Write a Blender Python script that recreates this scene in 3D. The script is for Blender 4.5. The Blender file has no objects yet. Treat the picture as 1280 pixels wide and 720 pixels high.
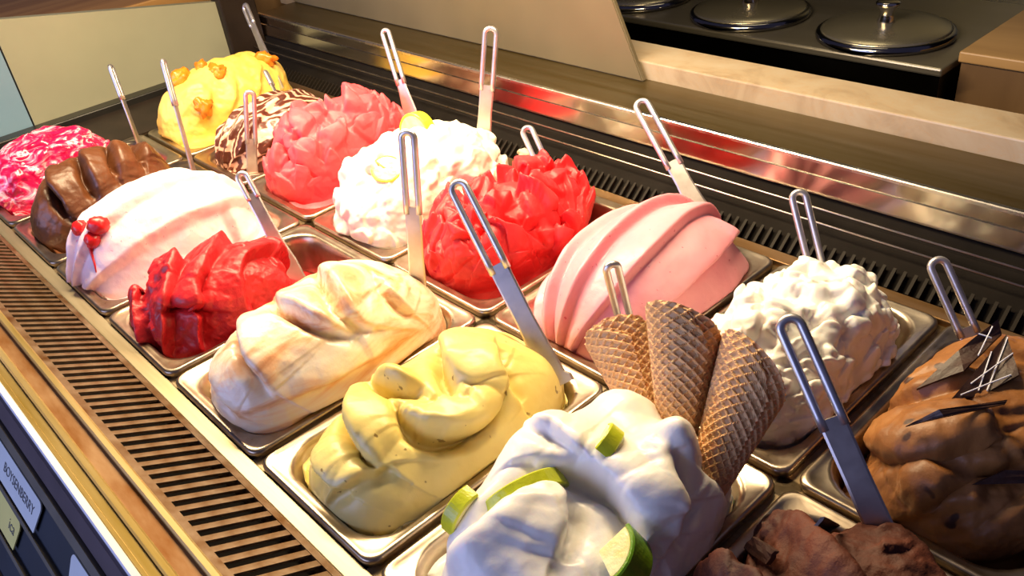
import bpy, bmesh, math, random
import numpy as np
from mathutils import Vector, Matrix, Euler

sc = bpy.context.scene
col = sc.collection

# ------------------------------------------------------------------ camera
CAM = np.array([1.41947602, -0.162097344, 0.486716673])
EUL = (0.994734877, 0.108355907, 0.815947203)
FPX = 1077.17309
cd = bpy.data.cameras.new('camera')
cd.sensor_fit = 'HORIZONTAL'; cd.sensor_width = 36.0
cd.lens = FPX * 36.0 / 1280.0
cd.clip_start = 0.01; cd.clip_end = 60
cam = bpy.data.objects.new('camera', cd); col.objects.link(cam)
cam.location = CAM; cam.rotation_euler = EUL
sc.camera = cam

# ------------------------------------------------------------------ world, lamps, exposure
w = bpy.data.worlds.new('world'); sc.world = w; w.use_nodes = True
bg = w.node_tree.nodes['Background']
bg.inputs[0].default_value = (0.52, 0.50, 1.0, 1); bg.inputs[1].default_value = 0.08
sc.view_settings.view_transform = 'Standard'; sc.view_settings.look = 'None'
sc.view_settings.gamma = 1.0; sc.view_settings.use_curve_mapping = False
sc.view_settings.exposure = 0.0

def area(name, loc, target, sx, sy, power, color):
    l = bpy.data.lights.new(name, 'AREA'); l.shape = 'RECTANGLE'; l.size = sx; l.size_y = sy
    l.energy = power; l.color = color
    o = bpy.data.objects.new(name, l); col.objects.link(o); o.location = loc
    o.rotation_euler = (Vector(target) - Vector(loc)).to_track_quat('-Z', 'Y').to_euler()
    return o
# strip lamp under the canopy of the case, over the pans
area('canopy_lamp_offscreen', (0.54, 0.34, 0.56), (0.56, 0.30, 0), 0.90, 0.05, 21.0, (1.0, 0.77, 0.46))
# warm ceiling lamp of the kitchen
area('kitchen_lamp_offscreen', (0.3, 1.7, 1.5), (0.5, 1.1, 0), 0.5, 0.3, 1.8, (1.0, 0.82, 0.5))
# daylight of the shop front on the customer side
area('shop_window_offscreen', (0.3, -2.6, 0.8), (0.5, 0.1, 0.2), 2.4, 1.6, 66.0, (0.46, 0.54, 1.0))

# ------------------------------------------------------------------ pixel -> ray helpers
ROT = np.array(Euler(EUL, 'XYZ').to_matrix())
def ray(x, y): return ROT @ np.array([(x - 640) / FPX, -(y - 360) / FPX, -1.0])
def onZ(x, y, Z): d = ray(x, y); return CAM + d * ((Z - CAM[2]) / d[2])
def onY(x, y, Y): d = ray(x, y); return CAM + d * ((Y - CAM[1]) / d[1])
def onX(x, y, X): d = ray(x, y); return CAM + d * ((X - CAM[0]) / d[0])
def project(P):
    c = (P - CAM) @ ROT
    return np.stack([640 + FPX * c[:, 0] / -c[:, 2], 360 - FPX * c[:, 1] / -c[:, 2]], 1)

# ------------------------------------------------------------------ materials
def new_mat(name):
    m = bpy.data.materials.new(name); m.use_nodes = True
    return m, m.node_tree, m.node_tree.nodes['Principled BSDF']
def noise_node(nt, scale, detail=4, rough=.55, dist=0, coord='Object', stretch=None):
    tc = nt.nodes.new('ShaderNodeTexCoord')
    n = nt.nodes.new('ShaderNodeTexNoise'); n.inputs['Scale'].default_value = scale
    n.inputs['Detail'].default_value = detail; n.inputs['Roughness'].default_value = rough
    n.inputs['Distortion'].default_value = dist
    if stretch is not None:
        mp = nt.nodes.new('ShaderNodeMapping'); mp.inputs['Scale'].default_value = stretch
        nt.links.new(tc.outputs[coord], mp.inputs[0]); nt.links.new(mp.outputs[0], n.inputs['Vector'])
    else:
        nt.links.new(tc.outputs[coord], n.inputs['Vector'])
    return n
def ramp(nt, src, stops):
    r = nt.nodes.new('ShaderNodeValToRGB')
    els = r.color_ramp.elements
    while len(els) < len(stops): els.new(0.5)
    for e, (p, c) in zip(els, stops): e.position = p; e.color = (*c[:3], 1)
    nt.links.new(src, r.inputs[0]); return r
def add_bump(nt, b, src, strength, dist):
    bp = nt.nodes.new('ShaderNodeBump'); bp.inputs['Strength'].default_value = strength
    bp.inputs['Distance'].default_value = dist
    nt.links.new(src, bp.inputs['Height']); nt.links.new(bp.outputs[0], b.inputs['Normal'])
def metal(name, c, rough=.28, var=.12, metallic=1.0, scale=30, stretch=(1, 1, 1)):
    m, nt, b = new_mat(name)
    n = noise_node(nt, scale, 5, .6, stretch=stretch)
    d = tuple(max(0, x - var) for x in c)
    r = ramp(nt, n.outputs['Fac'], [(.3, d), (.7, c)])
    nt.links.new(r.outputs[0], b.inputs['Base Color'])
    rr = nt.nodes.new('ShaderNodeMapRange'); rr.inputs[3].default_value = rough * .75; rr.inputs[4].default_value = rough * 1.3
    nt.links.new(n.outputs['Fac'], rr.inputs[0]); nt.links.new(rr.outputs[0], b.inputs['Roughness'])
    b.inputs['Metallic'].default_value = metallic
    return m
def plain(name, c, rough=.5, var=.15, scale=25, bump=0, spec=.5):
    m, nt, b = new_mat(name)
    n = noise_node(nt, scale, 4)
    r = ramp(nt, n.outputs['Fac'], [(.3, tuple(x * (1 - var) for x in c)), (.7, c)])
    nt.links.new(r.outputs[0], b.inputs['Base Color']); b.inputs['Roughness'].default_value = rough
    b.inputs['Specular IOR Level'].default_value = spec
    if bump: add_bump(nt, b, n.outputs['Fac'], bump, .002)
    return m
def gelato_mat(name, stops, scale=18, dist=0, stretch=None, rough=.42, bump=.25, bscale=260, sss=.18, specks=None, detail=4, coat=0):
    m, nt, b = new_mat(name)
    n = noise_node(nt, scale, detail, .55, dist, stretch=stretch)
    r = ramp(nt, n.outputs['Fac'], stops)
    out = r.outputs[0]
    if specks:
        v = noise_node(nt, specks[1], 2, .5)
        rs = ramp(nt, v.outputs['Fac'], [(specks[2], (0, 0, 0)), (specks[2] + .03, (1, 1, 1))])
        mx = nt.nodes.new('ShaderNodeMix'); mx.data_type = 'RGBA'
        nt.links.new(rs.outputs[0], mx.inputs[0]); nt.links.new(out, mx.inputs[6]); mx.inputs[7].default_value = (*specks[0], 1)
        out = mx.outputs[2]
    nt.links.new(out, b.inputs['Base Color'])
    b.inputs['Roughness'].default_value = rough
    b.inputs['Subsurface Weight'].default_value = sss
    b.inputs['Subsurface Radius'].default_value = (1.0, .6, .4); b.inputs['Subsurface Scale'].default_value = .008
    if coat: b.inputs['Coat Weight'].default_value = coat; b.inputs['Coat Roughness'].default_value = .15
    if bump:
        n2 = noise_node(nt, bscale, 3, .6); add_bump(nt, b, n2.outputs['Fac'], bump, .0015)
    return m

M = {}
M['steel'] = metal('steel', (.78, .74, .68), .26, .10)
M['pan_steel'] = metal('pan_steel', (.54, .46, .37), .30, .16, scale=40)
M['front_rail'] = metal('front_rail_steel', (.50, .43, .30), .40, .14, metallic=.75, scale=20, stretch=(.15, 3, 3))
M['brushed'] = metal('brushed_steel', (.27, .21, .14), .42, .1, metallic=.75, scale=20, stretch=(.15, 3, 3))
M['warm_light_tint'] = metal('warm_lit_steel', (.56, .43, .21), .40, .16, metallic=.7, scale=18, stretch=(.2, 3, 3))  # plain steel, gold cast of the warm light put into its colour
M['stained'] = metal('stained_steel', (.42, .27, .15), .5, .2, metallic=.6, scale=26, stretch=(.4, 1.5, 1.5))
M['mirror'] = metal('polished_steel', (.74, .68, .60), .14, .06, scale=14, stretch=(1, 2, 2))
M['handle'] = metal('spade_steel', (.66, .63, .64), .36, .10, metallic=.9, scale=60)
M['blade'] = metal('blade_steel', (.60, .55, .52), .38, .12, metallic=.92, scale=50)
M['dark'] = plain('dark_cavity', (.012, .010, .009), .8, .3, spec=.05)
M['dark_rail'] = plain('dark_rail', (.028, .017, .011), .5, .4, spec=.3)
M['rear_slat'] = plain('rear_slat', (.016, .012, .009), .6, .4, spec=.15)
M['rod'] = metal('rod_steel', (.72, .62, .50), .3, .1)
M['white_edge'] = plain('white_edge', (.85, .86, .92), .25, .05)
M['purple_trim'] = plain('dark_trim', (.10, .075, .085), .4, .3)
M['olive_trim'] = plain('olive_trim', (.13, .115, .085), .45, .3)
M['navy'] = plain('navy_board', (.010, .016, .028), .5, .3)
M['label_white'] = plain('label_white', (.62, .66, .66), .5, .08)
M['label_yellow'] = plain('label_yellow', (.75, .66, .20), .5, .1)
M['ink'] = plain('ink', (.10, .10, .11), .6, .1)
M['black'] = plain('black_paint', (.012, .011, .010), .35, .3)

# ------------------------------------------------------------------ object helpers
def props(o, label=None, cat=None, group=None, kind=None):
    if label: o['label'] = label
    if cat: o['category'] = cat
    if group: o['group'] = group
    if kind: o['kind'] = kind
    return o
def empty(name, loc, label, cat, group=None):
    o = bpy.data.objects.new(name, None); col.objects.link(o); o.location = loc; o.empty_display_size = .02
    return props(o, label, cat, group)
def link(name, me, mat, parent=None, loc=None, smooth=False):
    o = bpy.data.objects.new(name, me); col.objects.link(o)
    if mat is not None:
        me.materials.clear(); me.materials.append(mat)
    if smooth: me.polygons.foreach_set('use_smooth', [True] * len(me.polygons))
    if parent is not None:
        o.parent = parent
        o.location = Vector(loc if loc is not None else (0, 0, 0)) - (parent.location if parent.parent is None else Vector((0, 0, 0)))
    elif loc is not None: o.location = loc
    return o
def mesh(name, v, f):
    me = bpy.data.meshes.new(name); me.from_pydata([tuple(p) for p in v], [], [tuple(q) for q in f]); me.update(); return me
def box_mesh(name, x0, x1, y0, y1, z0, z1, bevel=0, seg=2):
    bm = bmesh.new(); bmesh.ops.create_cube(bm, size=1)
    for v in bm.verts:
        v.co = Vector(((x0 + x1) / 2 + v.co.x * (x1 - x0), (y0 + y1) / 2 + v.co.y * (y1 - y0), (z0 + z1) / 2 + v.co.z * (z1 - z0)))
    if bevel: bmesh.ops.bevel(bm, geom=bm.edges[:], offset=bevel, segments=seg, profile=.5, affect='EDGES')
    me = bpy.data.meshes.new(name); bm.to_mesh(me); bm.free(); return me
def profile_mesh(name, prof, x0, x1, closed=True):
    """extrude a (Y,Z) profile along X"""
    n = len(prof)
    v = [(x0, p[0], p[1]) for p in prof] + [(x1, p[0], p[1]) for p in prof]
    f = [(i, (i + 1) % n, n + (i + 1) % n, n + i) for i in range(n if closed else n - 1)]
    if closed: f += [tuple(range(n))[::-1], tuple(range(n, 2 * n))]
    me = mesh(name, v, f)
    bm = bmesh.new(); bm.from_mesh(me); bmesh.ops.recalc_face_normals(bm, faces=bm.faces); bm.to_mesh(me); bm.free()
    return me
def tube_mesh(name, pts, radii, n=10, cap=True):
    pts = [Vector(p) for p in pts]
    if not hasattr(radii, '__len__'): radii = [radii] * len(pts)
    v, f = [], []
    up = Vector((0, 0, 1))
    for i, p in enumerate(pts):
        t = (pts[min(i + 1, len(pts) - 1)] - pts[max(i - 1, 0)]).normalized()
        a = t.cross(up)
        if a.length < 1e-3: a = t.cross(Vector((0, 1, 0)))
        a.normalize(); b = a.cross(t); up = b
        for k in range(n):
            an = 2 * math.pi * k / n
            v.append(p + (a * math.cos(an) + b * math.sin(an)) * radii[i])
    for i in range(len(pts) - 1):
        for k in range(n):
            f.append((i * n + k, i * n + (k + 1) % n, (i + 1) * n + (k + 1) % n, (i + 1) * n + k))
    if cap: f += [tuple(range(n))[::-1], tuple(range((len(pts) - 1) * n, len(pts) * n))]
    return mesh(name, v, f)
def lathe_mesh(name, prof, n=40):
    v, f = [], []
    for r, z in prof:
        for k in range(n):
            a = 2 * math.pi * k / n; v.append((r * math.cos(a), r * math.sin(a), z))
    for i in range(len(prof) - 1):
        for k in range(n):
            f.append((i * n + k, i * n + (k + 1) % n, (i + 1) * n + (k + 1) % n, (i + 1) * n + k))
    f += [tuple(range(n))[::-1], tuple(range((len(prof) - 1) * n, len(prof) * n))]
    return mesh(name, v, f)

P, L = .17, .263          # pitch of the pans along the case, depth of one row
XA, XB = -.2, 1.75        # extent of the case

# ================================================================== THE SETTING
floor_me = box_mesh('floor', -4, 4.5, -4, 4, -1.06, -1.0)
props(link('floor', floor_me, plain('floor_tile', (.20, .17, .14), .5, .2, 3)), kind='structure')
wall_me = box_mesh('wall_back', -4, 4.5, 1.95, 2.05, -1.0, 1.6)
props(link('wall_back', wall_me, metal('wall_steel', (.07, .062, .045), .35, .06, scale=6)), kind='structure')

# ================================================================== DISPLAY CASE
case = empty('display_case', (0.7, .26, -1.0), 'stainless steel ice cream display case with two rows of pan openings', 'display case')
def cpart(name, me, mat, parent=None, smooth=False):
    return link(name, me, mat, parent or case, (0, 0, 0) if parent is None else (0, 0, 0), smooth)
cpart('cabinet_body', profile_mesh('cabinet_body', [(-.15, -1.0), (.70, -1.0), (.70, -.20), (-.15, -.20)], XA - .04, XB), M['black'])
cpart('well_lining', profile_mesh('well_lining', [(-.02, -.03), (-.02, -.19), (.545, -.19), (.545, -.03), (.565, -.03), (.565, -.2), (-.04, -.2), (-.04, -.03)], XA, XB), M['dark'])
# frame that carries the pans
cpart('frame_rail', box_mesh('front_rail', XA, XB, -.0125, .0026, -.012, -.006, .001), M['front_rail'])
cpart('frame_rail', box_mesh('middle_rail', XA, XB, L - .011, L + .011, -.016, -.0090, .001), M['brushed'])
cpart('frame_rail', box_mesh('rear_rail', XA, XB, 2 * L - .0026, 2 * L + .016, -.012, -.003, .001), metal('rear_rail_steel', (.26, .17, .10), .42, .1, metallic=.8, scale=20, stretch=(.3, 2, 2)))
cb = box_mesh('crossbar', -.011, .011, .0026, 2 * L - .0026, -.016, -.0090, .001)
for k in range(0, 11):
    o = link('crossbar', cb, M['brushed'], case); o.location = Vector((k * P, 0, 0)) - case.location
# shelf panel between the first pans and the end cheek
cpart('end_shelf', box_mesh('end_shelf', XA, -.012, -.03, 2 * L, -.02, -.006), M['dark_rail'])

# front grille: inclined, facing the pans
gb, gt = np.array([-.0135, -.0065]), np.array([-.080, .029])      # (Y,Z) lower and upper edge
gd = (gt - gb) / np.linalg.norm(gt - gb); gn = np.array([gd[1], -gd[0]]); gn = gn if gn[1] > 0 else -gn
def gp(s, h): return tuple(gb + gd * s + gn * h)
GL = float(np.linalg.norm(gt - gb))
fg = cpart('front_grille', profile_mesh('front_grille', [gp(-.002, -.016), gp(GL, -.016), gp(GL, -.0125), gp(-.002, -.0125)], XA, XB), M['dark'])  # backing sheet, coloured dark for the shade inside the slots
fg_rail = metal('grille_steel', (.25, .18, .125), .45, .14, metallic=.7, scale=40)
for s0, s1 in ((-.0035, .0055), (GL - .0075, GL + .001)):
    link('rail', profile_mesh('rail', [gp(s0, -.013), gp(s1, -.013), gp(s1, .0006), gp(s0, .0006)], XA, XB), fg_rail, fg)
sl = profile_mesh('slat', [gp(.002, -.0022), gp(GL - .004, -.0022), gp(GL - .004, -.0004), gp(GL - .005, 0), gp(.003, 0), gp(.002, -.0004)], -.0033, .0033)
x = XA + .01; i = 0
while x < 1.5:
    o = link('slat', sl, fg_rail, fg); o.location = (x, 0, 0); x += .0143
# front ledge: beads, stained groove and outer lip
cpart('ledge_bead', profile_mesh('bead_a', [(-.0865, .020), (-.0795, .020), (-.0795, .0305), (-.081, .032), (-.085, .032), (-.0865, .0305)], XA, XB), M['warm_light_tint'])
cpart('ledge_groove', profile_mesh('groove', [(-.101, .015), (-.086, .015), (-.086, .0265), (-.101, .0265)], XA, XB), M['stained'])
cpart('ledge_bead', profile_mesh('bead_b', [(-.1075, .020), (-.1005, .020), (-.1005, .0305), (-.102, .032), (-.106, .032), (-.1075, .0305)], XA, XB), M['warm_light_tint'])
cpart('front_ledge', profile_mesh('front_ledge', [(-.1185, .015), (-.108, .015), (-.108, .0285), (-.1150, .0285), (-.1155, .030), (-.1180, .030), (-.1185, .029)], XA, XB), M['warm_light_tint'])
cpart('glass_edge', profile_mesh('glass_edge', [(-.1250, .0), (-.1190, .0), (-.1190, .0325), (-.1200, .034), (-.1240, .034), (-.1250, .0325)], XA, XB), M['white_edge'])
cpart('front_trim', profile_mesh('front_trim', [(-.1345, -.01), (-.1250, -.01), (-.1250, .028), (-.1275, .028), (-.1345, .012)], XA, XB), M['purple_trim'])
cpart('front_trim', profile_mesh('front_trim_b', [(-.1425, -.02), (-.1345, -.02), (-.1345, .008), (-.138, .010), (-.1425, .004)], XA, XB), M['olive_trim'])
lb0, lb1 = np.array([-.1415, .000]), np.array([-.196, -.0886])
ld = (lb1 - lb0) / np.linalg.norm(lb1 - lb0); ln = np.array([-ld[1], ld[0]]); ln = ln if ln[0] < 0 else -ln
def lp(s, h): return tuple(lb0 + ld * s + ln * h)
cpart('label_board', profile_mesh('label_board', [lp(-.002, -.02), lp(.104, -.02), lp(.104, -.002), lp(-.002, -.002)], XA, XB), M['navy'])
for s in (.034, .070):
    cpart('label_rail', profile_mesh('label_rail', [lp(s, -.003), lp(s + .004, -.003), lp(s + .004, .0022), lp(s, .0022)], XA, XB), M['olive_trim'])
cpart('front_panel', profile_mesh('front_panel', [(-.195, -1.0), (-.150, -1.0), (-.150, -.09), (-.195, -.09)], XA - .04, XB), M['navy'])

# end cheek at the far end of the case: greenish white panel with sloping top, pane in front of it with daylight blue put into its colour
def yz_plate(name, poly, x0, x1):
    n = len(poly)
    v = [(x0, *p) for p in poly] + [(x1, *p) for p in poly]
    f = [tuple(range(n)), tuple(range(n, 2 * n))[::-1]] + [(i, n + i, n + (i + 1) % n, (i + 1) % n) for i in range(n)]
    me = mesh(name, v, f); bm = bmesh.new(); bm.from_mesh(me); bmesh.ops.recalc_face_normals(bm, faces=bm.faces); bm.to_mesh(me); bm.free(); return me
cpart('end_cheek', yz_plate('end_cheek', [(.155, -.03), (.60, -.03), (.60, .105), (.155, .186)], XA - .02, XA), plain('cheek_white', (.36, .36, .25), .3, .12, 5))
cpart('end_pane', yz_plate('end_pane', [(-.14, -.03), (.1525, -.03), (.1525, .186), (-.14, .245)], XA - .02, XA - .002), plain('cheek_daylit', (.22, .36, .48), .25, .1, 5))
cpart('end_seam', box_mesh('end_seam', XA - .018, XA - .006, .1525, .155, -.03, .186), M['dark_rail'])
cpart('end_trim', box_mesh('end_trim', XA, XA + .03, -.03, .545, -.03, .006, .002), M['black'])
cpart('corner_post', box_mesh('corner_post', XA - .02, XA + .018, .533, .605, -.03, .16, .003), M['dark_rail'])

# rear: dark grille, two rods, polished strip, ledge
rb0, rb1 = np.array([2 * L + .016, -.003]), np.array([.556, .012])
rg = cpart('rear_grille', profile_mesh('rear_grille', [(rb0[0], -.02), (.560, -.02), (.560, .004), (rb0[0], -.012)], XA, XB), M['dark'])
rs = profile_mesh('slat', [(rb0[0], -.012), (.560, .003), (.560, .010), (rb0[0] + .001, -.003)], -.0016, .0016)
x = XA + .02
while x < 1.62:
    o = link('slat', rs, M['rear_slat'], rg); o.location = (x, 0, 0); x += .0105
for (yy, zz) in ((onZ(1280, 359, .022)[1], .022), (onZ(1280, 338, .031)[1], .031)):
    cpart('rod', tube_mesh('rod', [(XA + .02, yy, zz), (XB, yy, zz)], .0011, 8), M['rod'], smooth=True)
cpart('rear_recess', profile_mesh('rear_recess', [(.560, -.02), (.66, -.02), (.66, .036), (.612, .036), (.600, .020), (.585, .012), (.560, .004)], XA, XB), M['dark'])
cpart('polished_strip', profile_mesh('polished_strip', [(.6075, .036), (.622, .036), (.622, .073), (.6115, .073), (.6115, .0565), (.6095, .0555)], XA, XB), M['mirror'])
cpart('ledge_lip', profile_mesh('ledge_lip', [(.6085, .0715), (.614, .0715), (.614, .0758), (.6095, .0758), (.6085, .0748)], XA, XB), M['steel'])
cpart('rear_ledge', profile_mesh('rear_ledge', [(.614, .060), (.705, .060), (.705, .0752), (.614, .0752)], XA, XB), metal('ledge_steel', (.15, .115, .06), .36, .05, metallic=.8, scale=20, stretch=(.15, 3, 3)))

# marble shelf behind the ledge
mm, nt, b = new_mat('cream_marble')
n1 = noise_node(nt, 9, 8, .62, 1.6); r1 = ramp(nt, n1.outputs['Fac'], [(.30, (.26, .19, .12)), (.5, (.37, .29, .195)), (.72, (.40, .34, .25))])
n2 = noise_node(nt, 16, 6, .6, 3.0); r2 = ramp(nt, n2.outputs['Fac'], [(.485, (0, 0, 0)), (.5, (1, 1, 1)), (.515, (0, 0, 0))])
mx = nt.nodes.new('ShaderNodeMix'); mx.data_type = 'RGBA'; mt = nt.nodes.new('ShaderNodeMath'); mt.operation = 'MULTIPLY'; mt.inputs[1].default_value = .35
nt.links.new(r2.outputs[0], mt.inputs[0]); nt.links.new(mt.outputs[0], mx.inputs[0]); nt.links.new(r1.outputs[0], mx.inputs[6]); mx.inputs[7].default_value = (.42, .24, .10, 1)
nt.links.new(mx.outputs[2], b.inputs['Base Color']); b.inputs['Roughness'].default_value = .35
shelf = link('marble_shelf', box_mesh('marble_shelf', -.28, XB, .706, .770, .060, .099, .002), mm)
props(shelf, 'long cream marble slab running behind the steel ledge of the case', 'marble slab')
link('shelf_support', box_mesh('shelf_support', -.28, XB, .715, .765, -1.0, .060), M['black'], shelf)

# tan frosted panel standing on the ledge
A0 = onY(806, 97, .698); A1 = onY(770, 0, .698)
sx = (A1[0] - A0[0]) / (A1[2] - A0[2]); ztop = .40
pl = [(A0[0], .0755), (A0[0] + sx * (ztop - .0755), ztop), (XA, ztop), (XA, .0755)]
v = [(p[0], .694, p[1]) for p in pl] + [(p[0], .702, p[1]) for p in pl]
f = [(0, 1, 2, 3), (7, 6, 5, 4)] + [(i, 4 + i, 4 + (i + 1) % 4, (i + 1) % 4) for i in range(4)]
pm = mesh('panel', v, f); bm = bmesh.new(); bm.from_mesh(pm); bmesh.ops.recalc_face_normals(bm, faces=bm.faces)
bmesh.ops.bevel(bm, geom=bm.edges[:], offset=.0015, segments=2, affect='EDGES'); bm.to_mesh(pm); bm.free()
fm, nt, b = new_mat('frosted_panel')
b.inputs['Base Color'].default_value = (.66, .58, .42, 1); b.inputs['Roughness'].default_value = .38; b.inputs['Transmission Weight'].default_value = .25
n1 = noise_node(nt, 6, 3); r1 = ramp(nt, n1.outputs['Fac'], [(.3, (.165, .135, .08)), (.7, (.21, .17, .10))]); nt.links.new(r1.outputs[0], b.inputs['Base Color'])
props(link('sliding_panel', pm, fm), 'tan frosted acrylic panel with slanted end standing on the steel ledge', 'panel')

# kitchen counter with round lids
ctr = empty('steel_counter', (.2, 1.3, -1.0), 'low steel counter with black front behind the marble slab', 'counter')
CZ = .03
c0 = onZ(1178, 87, CZ)
link('counter_top', box_mesh('counter_top', -2.2, c0[0], c0[1], 1.75, CZ - .012, CZ, .003), metal('counter_steel', (.36, .33, .26), .3, .08, metallic=.8, scale=5, stretch=(.3, 2, 1)), ctr)
link('counter_front', box_mesh('counter_front', -2.2, c0[0] - .004, c0[1] + .006, 1.75, -1.0, CZ - .012), metal('front_dark', (.05, .045, .035), .3, .03, scale=5), ctr)
link('backsplash', box_mesh('backsplash', -2.2, c0[0], 1.36, 1.40, CZ, .6), metal('splash_steel', (.07, .065, .045), .4, .03, scale=4), ctr)
lid_m = metal('lid_steel', (.46, .42, .30), .25, .05, metallic=.85, scale=8)
lid_dark = metal('lid_rim', (.30, .29, .28), .12, .05)
def lid(cx, cy, label):
    t = empty('pan_lid', (cx, cy, CZ), label, 'lid', 'round steel lids on the rear counter')
    link('rim', lathe_mesh('rim', [(.094, 0), (.101, .001), (.102, .005), (.100, .010), (.096, .012), (.088, .0115)], 48), lid_dark, t, (cx, cy, CZ), True)
    link('dome', lathe_mesh('dome', [(.096, .0110), (.091, .0145), (.074, .0175), (.048, .020), (.02, .0215), (.001, .0218)], 48), lid_m, t, (cx, cy, CZ), True)
    link('knob', lathe_mesh('knob', [(.013, .020), (.0135, .023), (.0105, .030), (.011, .037), (.015, .044), (.018, .048), (.0175, .051), (.013, .0525), (.001, .0527)], 32), M['mirror'], t, (cx, cy, CZ), True)
cA = onZ(1106, 40, CZ + .005); 
for k, lab in enumerate(('round domed steel lid with flared knob next to the wooden box', 'round domed steel lid between two other lids on the counter', 'round steel lid half hidden by the tan panel')):
    lid(cA[0] - .243 * k, cA[1] + .002 * k, lab)
wd, nt, b = new_mat('brown_wood')
n1 = noise_node(nt, 7, 6, .6, .8, stretch=(1, 1, .12)); r1 = ramp(nt, n1.outputs['Fac'], [(.3, (.10, .055, .025)), (.7, (.20, .12, .055))]); nt.links.new(r1.outputs[0], b.inputs['Base Color']); b.inputs['Roughness'].default_value = .4
bxe = empty('wooden_box', (1.3, 1.25, -1.0), 'brown wooden box cabinet at the end of the steel counter', 'wooden box')
w0 = onZ(1190, 63, .045); w0[0] = max(w0[0], c0[0] + .004)
link('body', box_mesh('body', w0[0] + .004, 2.0, w0[1] + .004, 1.5, -1.0, .030), wd, bxe)
wt, nt, b = new_mat('light_wood')
n1 = noise_node(nt, 9, 6, .6, .8, stretch=(.15, 1, 1)); r1 = ramp(nt, n1.outputs['Fac'], [(.3, (.30, .17, .06)), (.7, (.46, .28, .11))]); nt.links.new(r1.outputs[0], b.inputs['Base Color']); b.inputs['Roughness'].default_value = .4
link('lid_board', box_mesh('lid_board', w0[0], 2.0, w0[1], 1.5, .030, .045, .002), wt, bxe)
# wooden shelf edge beyond the end cheek
wc = empty('wooden_counter', (-.9, .1, -1.0), 'orange brown wooden counter beyond the white end panel', 'counter')
wo, nt, b = new_mat('orange_wood')
n1 = noise_node(nt, 10, 6, .6, .6, stretch=(3, .15, 1)); r1 = ramp(nt, n1.outputs['Fac'], [(.3, (.26, .12, .035)), (.7, (.46, .25, .085))]); nt.links.new(r1.outputs[0], b.inputs['Base Color']); b.inputs['Roughness'].default_value = .4
link('counter_top', box_mesh('counter_top', -1.3, -.30, -.6, .9, .09, .13, .003), wo, wc)
link('counter_body', box_mesh('counter_body', -1.28, -.32, -.58, .88, -1.0, .09), wd, wc)

# price labels hanging on the front of the case
def label_tag(x0, x1, s0, s1, mat, text, lab):
    o = empty('flavour_label', (x0, lp(s0, 0)[0], lp(s0, 0)[1]), lab, 'label', 'flavour labels on the case front')
    bm = bmesh.new(); r = .006; pts = []
    for cx, cs, a0 in ((x1 - r, s0 + r, -90), (x1 - r, s1 - .001, 0), (x0 + r, s1 - .001, 90), (x0 + r, s0 + r, 180)):
        rr = r if cs == s0 + r else .001
        for k in range(5):
            a = math.radians(a0 + 90 * k / 4); pts.append((cx + rr * math.cos(a), cs + rr * math.sin(a)))
    n = len(pts)
    v = [(px, *lp(ps, .0005)) for px, ps in pts] + [(px, *lp(ps, .0016)) for px, ps in pts]
    f = [tuple(range(n)), tuple(range(n, 2 * n))] + [(i, (i + 1) % n, n + (i + 1) % n, n + i) for i in range(n)]
    me = mesh('card', v, f); b2 = bmesh.new(); b2.from_mesh(me); bmesh.ops.recalc_face_normals(b2, faces=b2.faces); b2.to_mesh(me); b2.free(); bm.free()
    link('card', me, mat, o, (0, 0, 0))
    if text:
        cu = bpy.data.curves.new('t', 'FONT'); cu.body = text[0]; cu.size = text[1]; cu.align_x = 'RIGHT'; cu.extrude = .0002; cu.offset = -.0001
        to = bpy.data.objects.new('t', cu); col.objects.link(to)
        bpy.context.view_layer.update()
        me = bpy.data.meshes.new_from_object(to.evaluated_get(bpy.context.evaluated_depsgraph_get()))
        bpy.data.objects.remove(to); bpy.data.curves.remove(cu)
        for vv in me.vertices:
            c = vv.co.copy(); yz = lp(text[3] - c.y, .0018 + c.z)
            vv.co = (text[2] + c.x * text[4], yz[0], yz[1])
        link('lettering', me, M['ink'], o, (0, 0, 0))
    return o
lA = onZ(54, 629, 0.0)[0]
label_tag(lA - .135, lA, .0015, .0310, M['label_white'], ('BOYSENBERRY', .0125, lA - .012, .0195, 1.0), 'white card label lettered BOYSENBERRY on the case front')
lB = onZ(98, 684, 0.0)[0]
label_tag(lB, lB + .135, .0015, .0310, M['label_white'], None, 'blank white card label beside the lettered white one')
lC = onX(25, 655, .70)
yC = float(np.dot(np.array([-.1585, -.028]) - lb0, ld))
label_tag(.58, .725, .0384, .0672, M['label_yellow'], ('ica', .0145, .716, .056, 1.0), 'yellow card label in the row under the white labels')

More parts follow.
